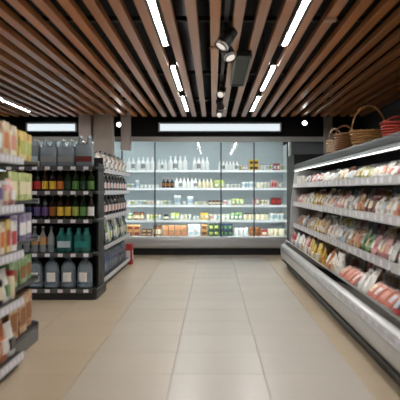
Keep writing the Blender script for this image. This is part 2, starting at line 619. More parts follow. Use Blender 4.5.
# every builder: origin at the base, front towards -Y; returns the thing
def bottle(name, h, r, body, cap, lab, seg=12, neck=.3, lz=(.16, .48)):
    key = ('bottle', h, r, neck, seg)
    nr = r * .36
    sh = h * (1 - neck)
    prof = [(r * .8, 0), (r, h * .025), (r, sh * .84), (r * .86, sh * .95), (nr * 1.25, sh * 1.10), (nr, sh * 1.18), (nr, h * .93)]
    o = add(name, key, lambda: MB().lathe(prof, seg).mesh('bottle'), body)
    add('cap', key + ('c',), lambda: MB().lathe([(nr * 1.12, h * .93), (nr * 1.18, h * .94), (nr * 1.18, h * .99), (nr * .9, h)], seg).mesh('cap'), cap, o)
    if lab:
        add('label_band', key + ('l', lz), lambda: MB().lathe([(r * 1.004, h * lz[0]), (r * 1.016, h * lz[0]), (r * 1.016, h * lz[1]), (r * 1.004, h * lz[1])], seg).mesh('label_band'), lab, o)
    return o


def jug(name, h, r, body, cap, lab):
    key = ('jug', h, r)
    pr = [(r * .82, 0), (r * .97, h * .03)]
    for i in range(6):
        z = h * (.06 + .10 * i)
        pr += [(r, z), (r, z + h * .06), (r * .95, z + h * .075), (r * .95, z + h * .085)]
    pr += [(r * .98, h * .68), (r * .8, h * .80), (r * .4, h * .90), (r * .27, h * .92), (r * .27, h * .96)]
    o = add(name, key, lambda: MB().lathe(pr, 14).mesh('jug'), body)
    add('cap', key + ('c',), lambda: MB().lathe([(r * .3, h * .945), (r * .31, h * .95), (r * .31, h * .995), (r * .28, h)], 12).mesh('cap'), cap, o)

    def hd():
        pts = [(r * .28 * math.cos(a) * 1.6, 0, h * .93 + r * .5 * math.sin(a)) for a in [math.pi * i / 8 for i in range(9)]]
        return MB().tube(pts, r * .05, 5).mesh('handle')
    add('handle', key + ('h',), hd, cap, o)

    def lb():
        n = 7
        mb = MB()
        for i in range(n + 1):
            a = -math.pi / 2 - .55 + 1.1 * i / n
            for z in (h * .22, h * .52):
                mb.v.append((r * 1.02 * math.cos(a), r * 1.02 * math.sin(a), z))
        for i in range(n):
            mb.f.append((2 * i, 2 * i + 2, 2 * i + 3, 2 * i + 1))
        k = len(mb.v)
        mb.v += [(x * .985, y * .985, z) for x, y, z in mb.v]
        for i in range(n):
            mb.f.append((k + 2 * i, k + 2 * i + 1, k + 2 * i + 3, k + 2 * i + 2))
        for a, b in [(2 * i, 2 * i + 2) for i in range(n)] + [(2 * i + 1, 2 * i + 3) for i in range(n)] + [(0, 1), (2 * n, 2 * n + 1)]:
            mb.f.append((a, b, k + b, k + a))
        return mb.mesh('front_label')
    add('front_label', key + ('l',), lb, lab, o)
    return o


def jar(name, h, r, body, lid, lab=None):
    key = ('jar', h, r)
    o = add(name, key, lambda: MB().lathe([(r * .9, 0), (r, h * .05), (r, h * .72), (r * .84, h * .82), (r * .84, h * .86)], 12).mesh('jar'), body)
    add('lid', key + ('c',), lambda: MB().lathe([(r * .9, h * .83), (r * .92, h * .84), (r * .92, h * .985), (r * .86, h)], 12).mesh('lid'), lid, o)
    if lab:
        add('label_band', key + ('l',), lambda: MB().lathe([(r * 1.0, h * .18), (r * 1.02, h * .18), (r * 1.02, h * .6), (r * 1.0, h * .6)], 12).mesh('label_band'), lab, o)
    return o


def cup(name, h, r, body, lid, lab=None):
    key = ('cup', h, r)
    o = add(name, key, lambda: MB().lathe([(r * .76, 0), (r * .8, h * .03), (r * .96, h * .9), (r * .96, h * .93)], 12).mesh('cup'), body)
    add('lid', key + ('c',), lambda: MB().lathe([(r, h * .925), (r * 1.03, h * .94), (r * 1.03, h * .97), (r * .95, h)], 12).mesh('lid'), lid, o)
    if lab:
        add('label_band', key + ('l',), lambda: MB().lathe([(r * .86, h * .25), (r * .875, h * .25), (r * .955, h * .75), (r * .93, h * .75)], 12).mesh('label_band'), lab, o)
    return o


def carton(name, w, d, h, body, lab):
    key = ('carton', w, d, h)
    o = add(name, key, lambda: MB().quad_box(-w / 2, w / 2, -d / 2, d / 2, 0, h).mesh('carton', min(w, d, h) * .04), body)
    add('front_label', key + ('l',), lambda: MB().quad_box(-w * .36, w * .36, -d / 2 - .0015, -d / 2 + .001, h * .22, h * .68).mesh('front_label', smooth=False), lab, o)
    add('side_label', key + ('s',), lambda: MB().quad_box(w / 2 - .001, w / 2 + .0015, -d * .36, d * .36, h * .25, h * .7).mesh('side_label', smooth=False), lab, o)
    return o


def pillow(w, h, t, rim=.012, n=6, m=5):
    """sealed film pack standing upright in the XZ plane"""
    mb = MB()
    for s in (-1, 1):
        for j in range(m + 1):
            for i in range(n + 1):
                u, v = i / n * 2 - 1, j / m * 2 - 1
                b = max(0, (1 - abs(u) ** 2.6)) ** .6 * max(0, (1 - abs(v) ** 2.6)) ** .6
                mb.v.append((u * w / 2, s * (t / 2 * b + .001), (v + 1) / 2 * h))
    k = (n + 1) * (m + 1)
    for s in range(2):
        for j in range(m):
            for i in range(n):
                a = s * k + j * (n + 1) + i
                mb.f.append((a, a + 1, a + n + 2, a + n + 1))
    per = [i for i in range(n)] + [n + j * (n + 1) for j in range(m)] + [m * (n + 1) + i for i in range(n, 0, -1)] + [j * (n + 1) for j in range(m, 0, -1)]
    for a, b in zip(per, per[1:] + per[:1]):
        mb.f.append((a, b, k + b, k + a))
    return mb.mesh('pack')


def vac(name, w, h, t, body, lab):
    key = ('vac', w, h, t)
    o = add(name, key, lambda: pillow(w, h, t), body)

    def lb():
        return MB().quad_box(-w * .27, w * .27, -t / 2 - .003, -t / 2 + .002, h * .30, h * .72).mesh('front_label', .001, smooth=False)
    add('front_label', key + ('l',), lb, lab, o)

    def sl():
        return MB().quad_box(-w * .5, w * .5, -.003, .003, h * .985, h * 1.06).mesh('top_seal', smooth=False)
    add('top_seal', key + ('s',), sl, body, o)
    return o


def pouch(name, w, h, t, body, lab):
    key = ('pouch', w, h, t)

    def f():
        mb = MB()
        n = 8
        rows = [(0, .42, .96), (.06, .5, 1), (.3, .46, 1), (.62, .28, .98), (.86, .08, .97), (.9, .02, .97), (1, .02, .97)]
        for z, th, ww in rows:
            for i in range(2 * n):
                a = 2 * math.pi * i / (2 * n)
                ca, sa = math.cos(a), math.sin(a)
                mb.v.append((math.copysign(abs(ca) ** .6, ca) * w / 2 * ww, math.copysign(abs(sa) ** .8, sa) * t * th, z * h))
        q = 2 * n
        for j in range(len(rows) - 1):
            for i in range(q):
                i2 = (i + 1) % q
                mb.f.append((j * q + i, j * q + i2, (j + 1) * q + i2, (j + 1) * q + i))
        mb.f.append(tuple(reversed(range(q))))
        mb.f.append(tuple((len(rows) - 1) * q + i for i in range(q)))
        return mb.mesh('pouch')
    o = add(name, key, f, body)
    add('front_label', key + ('l',), lambda: MB().quad_box(-w * .3, w * .3, -t * .52, -t * .30, h * .18, h * .52).mesh('front_label', .003), lab, o)
    return o


def tray(name, w, d, h, trm, cont, lab):
    """shallow retail tray with filling and a paper label, front edge towards -Y"""
    key = ('tray', w, d, h)

    def f():
        mb = MB()
        a, b = .86, 1.0
        outer0 = [(-w / 2 * a, -d / 2 * a), (w / 2 * a, -d / 2 * a), (w / 2 * a, d / 2 * a), (-w / 2 * a, d / 2 * a)]
        sect = [(a, 0), (b, h), (b - .05, h), (b - .10, h * .55)]
        for s, z in sect:
            mb.v += [(-w / 2 * s, -d / 2 * s, z), (w / 2 * s, -d / 2 * s, z), (w / 2 * s, d / 2 * s, z), (-w / 2 * s, d / 2 * s, z)]
        for j in range(3):
            for i in range(4):
                i2 = (i + 1) % 4
                mb.f.append((j * 4 + i, j * 4 + i2, j * 4 + 4 + i2, j * 4 + 4 + i))
        mb.f.append((3, 2, 1, 0))
        mb.f.append((12, 13, 14, 15))
        return mb.mesh('tray', .002)
    o = add(name, key, f, trm)

    def g():
        mb = MB()
        rr = random.Random(3)
        nx = 4
        for i in range(nx):
            x = -w * .40 + w * .80 * (i + .5) / nx
            pts = [(x + rr.uniform(-.004, .004), -d * .38, h * .78), (x, -d * .1, h * .98 + rr.uniform(0, .006)), (x, d * .15, h * .98 + rr.uniform(0, .006)), (x, d * .38, h * .78)]
            mb.tube(pts, w * .115, 7)
        return mb.mesh('filling')
    add('filling', key + ('f',), g, cont, o)
    add('paper_label', key + ('l',), lambda: MB().quad_box(-w * .2, w * .25, -d * .2, d * .2, h * .98 + w * .115, h * 1.0 + w * .122).mesh('paper_label', .001), lab, o)
    return o


def bundle(name, nx, ny, h, r, body, cap, wrap):
    """shrink wrapped pack of bottles"""
    key = ('bundle', nx, ny, h, r)
    w, d = nx * r * 2.02, ny * r * 2.02

    def f():
        mb = MB()
        mb.quad_box(-w / 2 - .002, w / 2 + .002, -d / 2 - .002, d / 2 + .002, .001, h * .74)
        return mb.mesh('wrap', r * .5, segs=2)
    o = link(name, None)
    o.empty_display_size = .05
    add('shrink_wrap', key + ('w',), f, wrap, o)
    for i in range(nx):
        for j in range(ny):
            x, y = (i - (nx - 1) / 2) * r * 2.02, (j - (ny - 1) / 2) * r * 2.02
            nr = r * .36
            b = add('bottle', key + ('b',), lambda: MB().lathe([(r * .8, .002), (r * .98, h * .03), (r * .98, h * .64), (r * .6, h * .8), (nr, h * .88), (nr, h * .94)], 10).mesh('bottle'), body, o, (x, y, 0))
            add('cap', key + ('c',), lambda: MB().lathe([(nr * 1.15, h * .93), (nr * 1.15, h * .99), (nr, h)], 8).mesh('cap'), cap, b)
    return o


def wheel(name, r, h, body, lab):
    """low round box or cheese"""
    key = ('wheel', r, h)
    o = add(name, key, lambda: MB().lathe([(r * .96, 0), (r, h * .08), (r, h * .9), (r * .95, h)], 16).mesh('round_box'), body)
    add('top_label', key + ('l',), lambda: MB().lathe([(r * .75, h), (r * .75, h + .0015), (r * .5, h + .002)], 14).mesh('top_label'), lab, o)
    return o


class Row:
    """things lined up on one shelf; each gets its place in the line as part of its label"""
    def __init__(s, fmt, group):
        s.items, s.fmt, s.group = [], fmt, group

    def put(s, o, desc, cat, key, loc, rot=(0, 0, 0)):
        o.location = loc
        o.rotation_euler = rot
        s.items.append((key, o, desc, cat))

    def done(s):
        s.items.sort(key=lambda t: t[0])
        for n, (k, o, desc, cat) in enumerate(s.items, 1):
            tag(o, s.fmt.format(desc=desc, ord=ordinal(n)), cat, s.group)


# ------------------------------------------------------------------ goods in the wall cooler
def fill_cooler(level, z, items, y=12.86):
    row = Row('{desc}, {ord} from the right on the wall cooler ' + LVN[level], 'goods on the cooler ' + LVN[level])
    for (u0, u1, kind, col, n, h) in items:
        x0, x1 = cx(u0), cx(u1)
        w = (x1 - x0) / n
        for i in range(n):
            x = x0 + w * (i + .5)
            r = min(w * .46, .06)
            r = round(r, 3)
            dy = random.uniform(-.012, .012)
            lab2 = pm(random.choice(['white', 'pale blue', 'cream', 'lime', 'pink']))
            two = col.split('/')
            c, c2 = two[0], (two[1] if len(two) > 1 else 'white')
            if kind == 'b':
                o = bottle('milk_bottle' if c == 'white' else 'drink_bottle', h, min(r, .042), pm(c, .35), pm(c2), pm('grey') if c == 'white' and i % 4 == 1 else pm(c), neck=.34)
                nm, cat = (f'{c} plastic milk bottle' if c == 'white' else f'{c} drink bottle'), 'bottle'
            elif kind == 'g':
                o = bottle('drink_bottle', h, r, M_GLB, pm(c2), pm('amber'), neck=.34)
                nm, cat = 'dark brown drink bottle', 'bottle'
            elif kind == 'c':
                o = cup('dairy_cup', h, r, pm(c, .35), pm(c2, .3), lab2 if h > .07 else None)
                nm, cat = f'small {c} dairy cup', 'cup'
            elif kind == 't':
                o = cup('dairy_tub', h, min(r * 1.05, .065), pm(c, .35), pm(c2, .3), pm('pale blue'))
                nm, cat = f'tall {c} dairy tub', 'tub'
            elif kind == 'j':
                o = jar('preserve_jar', h, r, pm(c, .2), pm(c2), pm('cream'))
                nm, cat = f'{c} jar with {c2} lid', 'jar'
            elif kind == 'p':
                o = carton('food_carton', round(w * .92, 3), .10, h, pm(c), pm(c2))
                nm, cat = f'small {c} carton', 'carton'
            elif kind == 's':      # one carton on another
                ww = round(w * .92, 3)
                o = carton('food_carton', ww, .12, h / 2 - .001, pm(c), pm(c2))
                o2 = carton('food_carton', ww, .12, h / 2 - .001, pm(c), pm(c2 if c2 != 'white' else 'cream'))
                row.put(o2, f'{c} carton, upper of two', 'carton', -x + .0001, (x, y + dy, z + h / 2 + .0005), (0, 0, random.uniform(-.03, .03)))
                nm, cat = f'{c} carton, lower of two', 'carton'
            elif kind == 'w':
                o = wheel('round_cheese_box', min(r * 1.05, .06), h / 2 - .001, pm(c), pm(c2))
                o2 = wheel('round_cheese_box', min(r * 1.05, .06), h / 2 - .004, pm(c), pm(c2))
                row.put(o2, f'{c} round box, upper of two', 'box', -x + .0001, (x, y + dy, z + h / 2 + .003))
                nm, cat = f'{c} round box, lower of two', 'box'
            elif kind == 'v':
                o = pouch('food_pouch', round(w * .95, 3), h, .045, pprint(c), pm(c2))
                nm, cat = f'{c} food pouch', 'pouch'
            row.put(o, nm, cat, -x, (x, y + dy, z), (0, 0, random.uniform(-.08, .08)))
    row.done()


fill_cooler(0, 1.57, [
    (125, 133.5, 'b', 'white/pale blue', 2, .25), (134.5, 153.5, 'b', 'white', 4, .25), (156, 166, 'b', 'white/pale blue', 3, .22), (167, 187, 'b', 'white', 4, .27),
    (192, 209, 'b', 'white/pale blue', 4, .26), (218.5, 239, 'b', 'white/pink', 6, .19), (239.5, 248.5, 'c', 'pink', 3, .09),
    (249.5, 259.5, 's', 'yellow/brown', 2, .20), (260.5, 273.5, 'c', 'white/violet', 4, .11), (274.5, 281, 'p', 'red', 2, .13), (282, 286, 'c', 'beige', 1, .10)])
fill_cooler(1, 1.24, [
    (125, 133, 'c', 'white', 2, .08), (133.5, 137.5, 't', 'white', 1, .15), (138, 158, 'c', 'white', 5, .06), (160.5, 173, 'g', 'brown/white', 3, .19),
    (174, 197, 'b', 'white/cream', 6, .19), (197.5, 213, 'b', 'cream/white', 4, .17), (214, 224.5, 'v', 'lime', 2, .15), (225.5, 241, 'c', 'white/charcoal', 4, .08),
    (242, 256.5, 't', 'white', 4, .11), (257.5, 271, 'c', 'cream', 4, .10), (272, 278, 'p', 'pink/red', 2, .14), (279.5, 286, 'c', 'beige', 2, .09)])
fill_cooler(2, .92, [
    (125, 145, 'c', 'white', 5, .085), (146, 171, 'c', 'white/cream', 6, .08), (172.5, 181, 't', 'white', 1, .175), (181.5, 186, 'c', 'white', 1, .07), (186.2, 193, 't', 'white', 1, .16),
    (193.5, 207, 'c', 'cream/white', 3, .06), (208, 223, 'j', 'brown/dark red', 4, .085), (223.5, 231.5, 'c', 'white', 2, .09), (232, 244.5, 'v', 'lime', 3, .12),
    (253, 260.5, 'c', 'pink/red', 2, .11), (261.5, 271, 'c', 'white/green', 3, .10), (272, 282.5, 'p', 'dark red/red', 2, .135)])
fill_cooler(3, .64, [
    (125, 131.5, 'j', 'green/white', 1, .12), (131.5, 143, 'j', 'amber/brown', 2, .145), (144.5, 160, 'c', 'cream/yellow', 4, .095), (162, 167.5, 'j', 'charcoal/black', 1, .10), (169.5, 179, 'v', 'lime', 2, .135),
    (179.5, 191, 'c', 'cream/white', 3, .10), (192, 199, 'c', 'white', 2, .07), (200, 208.5, 'p', 'yellow/cream', 2, .13), (209, 230, 'c', 'cream/white', 5, .10),
    (230.5, 243, 'v', 'green', 3, .14), (244, 270, 'j', 'cream/charcoal', 6, .125), (270.5, 286, 't', 'white/beige', 3, .12)])
fill_cooler(4, .337, [
    (125, 139, 's', 'tan/dark red', 2, .21), (140, 151, 's', 'brown/beige', 2, .13), (151.5, 160.5, 'j', 'amber/brown', 2, .20), (161.5, 186.5, 's', 'tan/salmon', 4, .20),
    (187.5, 200, 's', 'white/pale blue', 2, .22), (200.5, 208, 's', 'tan/brown', 1, .22), (208.5, 219, 's', 'dark green/lime', 2, .23), (219.5, 233, 's', 'dark blue/green', 3, .22),
    (234, 249, 'w', 'white/cream', 3, .15), (250, 262, 'w', 'amber/salmon', 2, .16), (262, 268.5, 'p', 'red/cream', 1, .11), (269.5, 286, 'w', 'cream/beige', 3, .13)])


# ------------------------------------------------------------------ gondola shelving
def tags_on(rail, pts, rot, size=(.055, .036)):
    """paper price tags clipped to a rail (rail origin relative points)"""
    me = cached(('tag', size), lambda: MB().quad_box(-size[0] / 2, size[0] / 2, -.0015, .0015, -size[1] / 2, size[1] / 2).mesh('price_tag', smooth=False))
    if not me.materials:
        me.materials.append(M_TAG)
    for p in pts:
        link('price_tag', me, None, rail, p, rot)


def side_gondola(name, x_face, depth, y0, y1, levels, label, tagstep):
    """double sided shelf run along Y; its aisle face looks to +X"""
    xm = x_face - depth
    g = empty(name, (xm, (y0 + y1) / 2, 0), label, 'shelving')
    box('base_plinth', xm - depth + .03, x_face - .03, y0, y1, 0, levels[0] - .03, M_DARKMETAL, g)
    box('back_panel', xm - .02, xm + .02, y0, y1, levels[0], levels[-1] + .12, M_DARKMETAL, g)
    n = max(2, round((y1 - y0) / 1.0) + 1)
    for i in range(n):
        y = y0 + .02 + (y1 - y0 - .04) * i / (n - 1)
        box('upright', xm + .021, xm + .05, y - .018, y + .018, levels[0], levels[-1] + .14, M_BLACK, g)
    for k, z in enumerate(levels):
        box('shelf', xm + .021, x_face, y0, y1, z - .026, z - .001, M_SHELFDARK, g)
        box('shelf', xm - depth, xm - .021, y0, y1, z - .026, z - .001, M_SHELFDARK, g)
        r = box('price_rail', x_face + .001, x_face + .012, y0, y1, z - .05, z + .004, M_RAILGREY, g)
        L = y1 - y0
        m = int(L / tagstep)
        tags_on(r, [(.0075, -L / 2 + (i + .5) * L / m, .027) for i in range(m)], (0, 0, math.pi / 2))
        for i in range(n - 1):
            y = y0 + .06 + (y1 - y0 - .12) * i / max(1, n - 2) if n > 2 else (y0 + y1) / 2
            br = MB().prism([(xm + .03 - xm, z - .027), (x_face - .08 - xm, z - .027), (xm + .03 - xm, z - .09)], y - .004 - (y0 + y1) / 2, y + .004 - (y0 + y1) / 2)
            link('bracket', br.mesh('bracket', smooth=False), M_BLACK, g)
    return g


LG = [.12, .51, .88, 1.19, 1.46]
LN = ['bottom', 'fourth', 'third', 'second', 'top']
side_gondola('gondola_shelving', -1.34, .46, 8.14, 10.9, LG, 'dark drinks shelving run facing the aisle in front of the wall cooler', .22)

# end unit facing the viewer
EX0, EX1, EY0, EY1 = -2.34, -1.27, 7.43, 8.10
e = empty('end_unit', ((EX0 + EX1) / 2, (EY0 + EY1) / 2, 0), 'dark end unit of bottles and water jugs facing the viewer', 'shelving')


def rounded_front(x0, x1, y0, y1, r, n=5):
    pts = [(x1, y1), (x0, y1)]
    pts += [(x0 + r - r * math.cos(a), y0 + r - r * math.sin(a)) for a in [math.pi / 2 * i / n for i in range(n + 1)]]
    pts += [(x1 - r + r * math.sin(a), y0 + r - r * math.cos(a)) for a in [math.pi / 2 * i / n for i in range(n + 1)]]
    return pts


link('base_plinth', rel(e, MB().plan(rounded_front(EX0, EX1, EY0, EY1, .06), 0, .09)).mesh('base_plinth', .004), M_DARKMETAL, e)
box('back_panel', EX0 + .03, EX1 - .03, EY1 - .06, EY1 - .02, .12, 1.58, M_BLACK, e)
for s, x in ((0, EX0 + .028), (1, EX1 - .028)):
    box('side_panel', x - .012, x + .012, EY0 + .22, EY1 - .061, .12, 1.50, M_BLACK, e, .003)
for z in LG:
    link('shelf', rel(e, MB().plan(rounded_front(EX0 + .002, EX1 - .002, EY0 + .002, EY1 - .061, .05), z - .03, z - .001)).mesh('shelf', .002), M_SHELFDARK, e)
    r = box('price_rail', EX0 + .05, EX1 - .05, EY0 - .010, EY0 + .001, z - .046, z + .003, mat('dark_price_rail', '4b4e51', .35), e)
    tags_on(r, [(-.42 + i * .14, -.0075, .025) for i in range(7)], (0, 0, 0))

YE = EY0 + .10
row_fmt = '{desc}, {ord} from the right on the end unit {lv} shelf'


def erow(k):
    return Row(row_fmt.replace('{lv}', LN[k]), 'goods on the end unit ' + LN[k] + ' shelf')


# bottom: big water jugs
r_ = erow(0)
for i in range(5):
    x = -1.42 - i * .182
    r_.put(jug('water_jug', .335, .086, M_PETB, pm('blue'), pm('white')), 'large clear water jug', 'jug', -x, (x, YE + .02, LG[0]), (0, 0, random.uniform(-.15, .15)))
r_.done()
# fourth: teal bundles, clear bottles
r_ = erow(1)
for i, x in enumerate((-1.445, -1.635)):
    o = bundle('bottle_bundle', 2, 2, .27, .042, pm('teal', .25), pm('teal'), M_PETT)
    link('front_label', MB().quad_box(-.07, .07, -.091, -.0885, .06, .13).mesh('front_label', smooth=False), pm('pale blue' if i else 'teal'), o)
    r_.put(o, 'teal shrink-wrapped bottle bundle', 'bundle', -x, (x, YE + .02, LG[1]))
for i in range(6):
    x = -1.79 - i * .09
    tanl = i in (1, 2)
    o = bottle('water_bottle', .29, .04, M_PET, pm('white' if tanl else 'blue'), pm('tan' if tanl else 'grey'), lz=(.3, .6))
    r_.put(o, 'clear bottle with ' + ('tan' if tanl else 'grey') + ' label', 'bottle', -x, (x, YE, LG[1]))
r_.done()
# third and second: beer and wine bottles
for k, cols, h in ((2, ['white', 'green', 'lime', 'yellow', 'yellow', 'amber', 'violet', 'violet', 'dark blue', 'violet', 'violet'], .27),
                   (3, ['green', 'dark green', 'green', 'dark green', 'orange', 'yellow', 'yellow', 'red', 'red', 'dark red', 'red'], .235)):
    r_ = erow(k)
    for i, c in enumerate(cols):
        x = -1.345 - i * .084
        glass, gn = (M_GLG, 'green') if c in ('green', 'lime', 'dark green') else ((M_GLK, 'black') if c in ('red', 'dark red', 'violet', 'dark blue') else (M_GLB, 'brown'))
        lz = (.14, .50) if k == 2 else (.08, .46)
        o = bottle('beer_bottle', h, .037, glass, pm('white' if i % 3 else 'yellow') if k == 3 else pm(c), pm(c), lz=lz)
        r_.put(o, f'{c}-labelled {gn} bottle', 'bottle', -x, (x, YE - .03, LG[k]))
        o = None
    r_.done()
# top: clear bottle bundles
r_ = erow(4)
for i in range(5):
    x = -1.42 - i * .195
    o = bundle('bottle_bundle', 2, 2, .30 if i else .34, .045, M_PET, pm('white' if i % 2 else 'pale blue'), M_PET)
    r_.put(o, 'clear shrink-wrapped bottle bundle', 'bundle', -x, (x, YE + .03, LG[4]), (0, 0, random.uniform(-.06, .06)))
    lb = MB().quad_box(-.085, .085, -.096, -.093, .05, .11).mesh('front_label', smooth=False)
    link('front_label', lb, pm(['dark red', 'grey', 'grey', 'pale blue', 'grey'][i]), o)
r_.done()

# aisle side of the drinks run
def side_row(levels, lname, fmt, group, xf, ys, y1, makers, k):
    row = Row(fmt, group)
    y = ys
    i = 0
    while True:
        w, fn = makers[i % len(makers)]
        if y + w > y1:
            break
        o, nm, cat, d = fn()
        row.put(o, nm, cat, y if 'near' in fmt else -y, (xf - d / 2 - .03, y + w / 2, levels[k]), (0, 0, math.pi / 2 + random.uniform(-.06, .06)))
        y += w + .006
        i += 1
    row.done()


def mk_b(h, r, body, cap, lab, nm, name='drink_bottle', lz=(.16, .5)):
    return (2 * r + .006, lambda: (bottle(name, h, r, body, cap, lab, lz=lz), nm, 'bottle', 2 * r))


def mk_p(w, h, t, c, c2, nm):
    return (w + .01, lambda: (pouch('food_pouch', w, h, t, pprint(c), pm(c2)), nm, 'pouch', t))


def mk_c(w, d, h, c, c2, nm, name='food_carton'):
    return (w + .006, lambda: (carton(name, w, d, h, pprint(c), pm(c2)), nm, 'carton', d))


def mk_u(h, r, c, nm):
    return (4.1 * r + .012, lambda: (bundle('bottle_bundle', 2, 2, h, r, M_PETB, pm('blue'), MATS[c]), nm, 'bundle', 4.1 * r))


clear('blue_shrink_wrap', (.35, .55, .85), .6, srgb('3f6ea3'))
clear('grey_shrink_wrap', (.6, .65, .7), .5, srgb('788089'))
fmtB = '{desc}, {ord} from the near end on the drinks run {lv} shelf'
rows = {
    4: [mk_b(.20, .042, pm('white'), pm('grey'), pm('pale blue'), 'white squat bottle'), mk_b(.22, .045, pm('beige', .3), pm('grey'), pm('tan'), 'beige squat bottle'), mk_b(.19, .045, M_PET, pm('white'), pm('white'), 'clear squat bottle'), mk_b(.23, .04, pm('grey'), pm('charcoal'), pm('white'), 'grey squat bottle')],
    3: [mk_b(.2, .04, M_PET, pm('white'), pm('pale blue'), 'clear bottle'), mk_b(.2, .045, M_GLB, pm('charcoal'), pm('salmon'), 'salmon-labelled brown bottle'), mk_b(.22, .04, pm('charcoal'), pm('white'), pm('white'), 'charcoal bottle')],
    2: [mk_b(.25, .042, M_GLK, pm('black'), pm('white'), 'white-labelled black bottle'), mk_b(.25, .042, M_GLB, pm('black'), pm('grey'), 'grey-labelled brown bottle'), mk_b(.24, .045, pm('charcoal', .3), pm('grey'), pm('salmon'), 'charcoal bottle')],
    1: [mk_p(.15, .27, .09, 'green', 'white', 'green pouch'), mk_p(.15, .27, .09, 'white', 'lime', 'white pouch'), mk_b(.28, .045, M_PET, pm('charcoal'), pm('white'), 'clear bottle'), mk_b(.28, .045, M_GLG, pm('black'), pm('dark green'), 'green bottle'), mk_p(.15, .26, .09, 'blue', 'white', 'blue pouch')],
    0: [mk_u(.31, .044, 'blue_shrink_wrap', 'blue shrink-wrapped bottle bundle'), mk_u(.31, .044, 'grey_shrink_wrap', 'grey shrink-wrapped bottle bundle')],
}
for k, mk in rows.items():
    side_row(LG, LN[k], fmtB.replace('{lv}', LN[k]), 'goods on the drinks run ' + LN[k] + ' shelf', -1.34, 8.18, 10.88, mk, k)
rb = carton('red_box', .2, .16, .33, pm('red'), pm('white'))
rb.location = (-1.40, 11.02, .001)
tag(rb, 'red box on the floor at the far end of the drinks run', 'box')

# ------------------------------------------------------------------ near left shelving
LA = [.10, .47, .79, 1.10, 1.42]
side_gondola('gondola_shelving', -1.30, .46, 1.2, 4.64, LA, 'near shelving run cut off by the left edge of the picture', .085)
fmtA = '{desc}, {ord} from the far end on the near run {lv} shelf'


def mk_v(w, h, t, c, c2, nm, name='film_pack'):
    return (w + .008, lambda: (vac(name, w, h, t, pprint(c), pm(c2)), nm, 'pack', t + .02))


def mk_j(h, r, c, lid, nm):
    return (2 * r + .008, lambda: (jar('food_jar', h, r, pm(c, .2), pm(lid), pm('cream')), nm, 'jar', 2 * r))


def far_row(levels, k, xf, y_far, y_near, makers, fmt, group):
    row = Row(fmt, group)
    y = y_far
    i = 0
    while True:
        w, fn = makers[i % len(makers)]
        if y - w < y_near:
            break
        o, nm, cat, d = fn()
        row.put(o, nm, cat, -y, (xf - d / 2 - .03, y - w / 2, levels[k]), (0, 0, math.pi / 2 + random.uniform(-.05, .05)))
        y -= w + .004
        i += 1
    row.done()


rowsA = {
    4: [mk_c(.15, .10, .21, 'cream', 'salmon', 'cream carton'), mk_c(.14, .10, .22, 'beige', 'orange', 'beige carton'), mk_c(.13, .10, .20, 'tan', 'white', 'tan carton')],
    3: [mk_p(.13, .18, .08, 'pink', 'white', 'pink pouch'), mk_j(.16, .05, 'pink', 'white', 'pink jar'), mk_p(.13, .22, .08, 'white', 'violet', 'white pouch'), mk_j(.17, .05, 'violet', 'white', 'violet jar')],
    2: [mk_c(.12, .09, .20, 'white', 'red', 'white carton'), mk_c(.12, .09, .22, 'yellow', 'red', 'yellow carton'), mk_c(.11, .09, .21, 'cream', 'orange', 'cream carton')],
    1: [mk_j(.19, .05, 'cream', 'red', 'cream jar'), mk_p(.14, .22, .08, 'white', 'green', 'white pouch'), mk_j(.2, .05, 'dark', 'white', 'dark jar')],
    0: [mk_p(.15, .22, .09, 'white', 'charcoal', 'white pouch'), mk_p(.15, .26, .10, 'orange', 'white', 'orange pouch'), mk_p(.15, .24, .09, 'salmon', 'cream', 'salmon pouch'), mk_j(.24, .055, 'orange', 'dark green', 'orange jar')],
}
for k, mk in rowsA.items():
    far_row(LA, k, -1.30, 4.62, 2.6, mk, fmtA.replace('{lv}', LN[k]), 'goods on the near run ' + LN[k] + ' shelf')

# its end unit, which faces the far end of the shop
NX0, NX1, NY0, NY1 = -2.26, -1.395, 4.67, 5.56
ne = empty('end_unit', ((NX0 + NX1) / 2, (NY0 + NY1) / 2, 0), 'grey end unit with rounded corners at the end of the near shelving', 'shelving')


def rounded_far(x0, x1, y0, y1, r, n=6):
    return [(x, y0 + y1 - y) for x, y in rounded_front(x0, x1, y0, y1, r, n)]


M_GREYB = mat('slate_grey_plinth', '55595c', .45, noise=.05)
link('base_plinth', rel(ne, MB().plan(rounded_far(NX0, NX1, NY0, NY1, .14), 0, .11)).mesh('base_plinth', .006), M_GREYB, ne)
box('back_panel', NX0 + .03, NX1 - .28, NY0 + .002, NY0 + .03, .1105, 1.45, M_DARKMETAL, ne)
LNE = [.13, .50, .82, 1.12, 1.42]
for k, z in enumerate(LNE):
    link('shelf', rel(ne, MB().plan(rounded_far(NX0, NX1, NY0 + .031, NY1, .13), z - .018, z - .001)).mesh('shelf', .002), M_SHELFDARK, ne)
    rl = MB()
    o_ = rounded_far(NX0 - .005, NX1 + .005, NY0 + .031, NY1 + .005, .135)
    i_ = rounded_far(NX0 - .001, NX1 + .001, NY0 + .031, NY1 + .001, .131)
    for (a, b), (c, d_) in zip(zip(o_[2:-1], o_[3:]), zip(i_[2:-1], i_[3:])):
        rl.plan([a, b, d_, c], z - .03, z + .012)
    link('price_rail', rel(ne, rl).mesh('price_rail', smooth=False), M_RAILGREY, ne)
goods = {4: ('yellow', .22, 'lime', 'carton'), 3: ('lime', .21, 'cream', 'carton'), 2: ('violet', .20, 'white', 'carton'), 1: ('green', .19, 'amber', 'carton'), 0: ('tan', .28, 'amber', 'carton')}
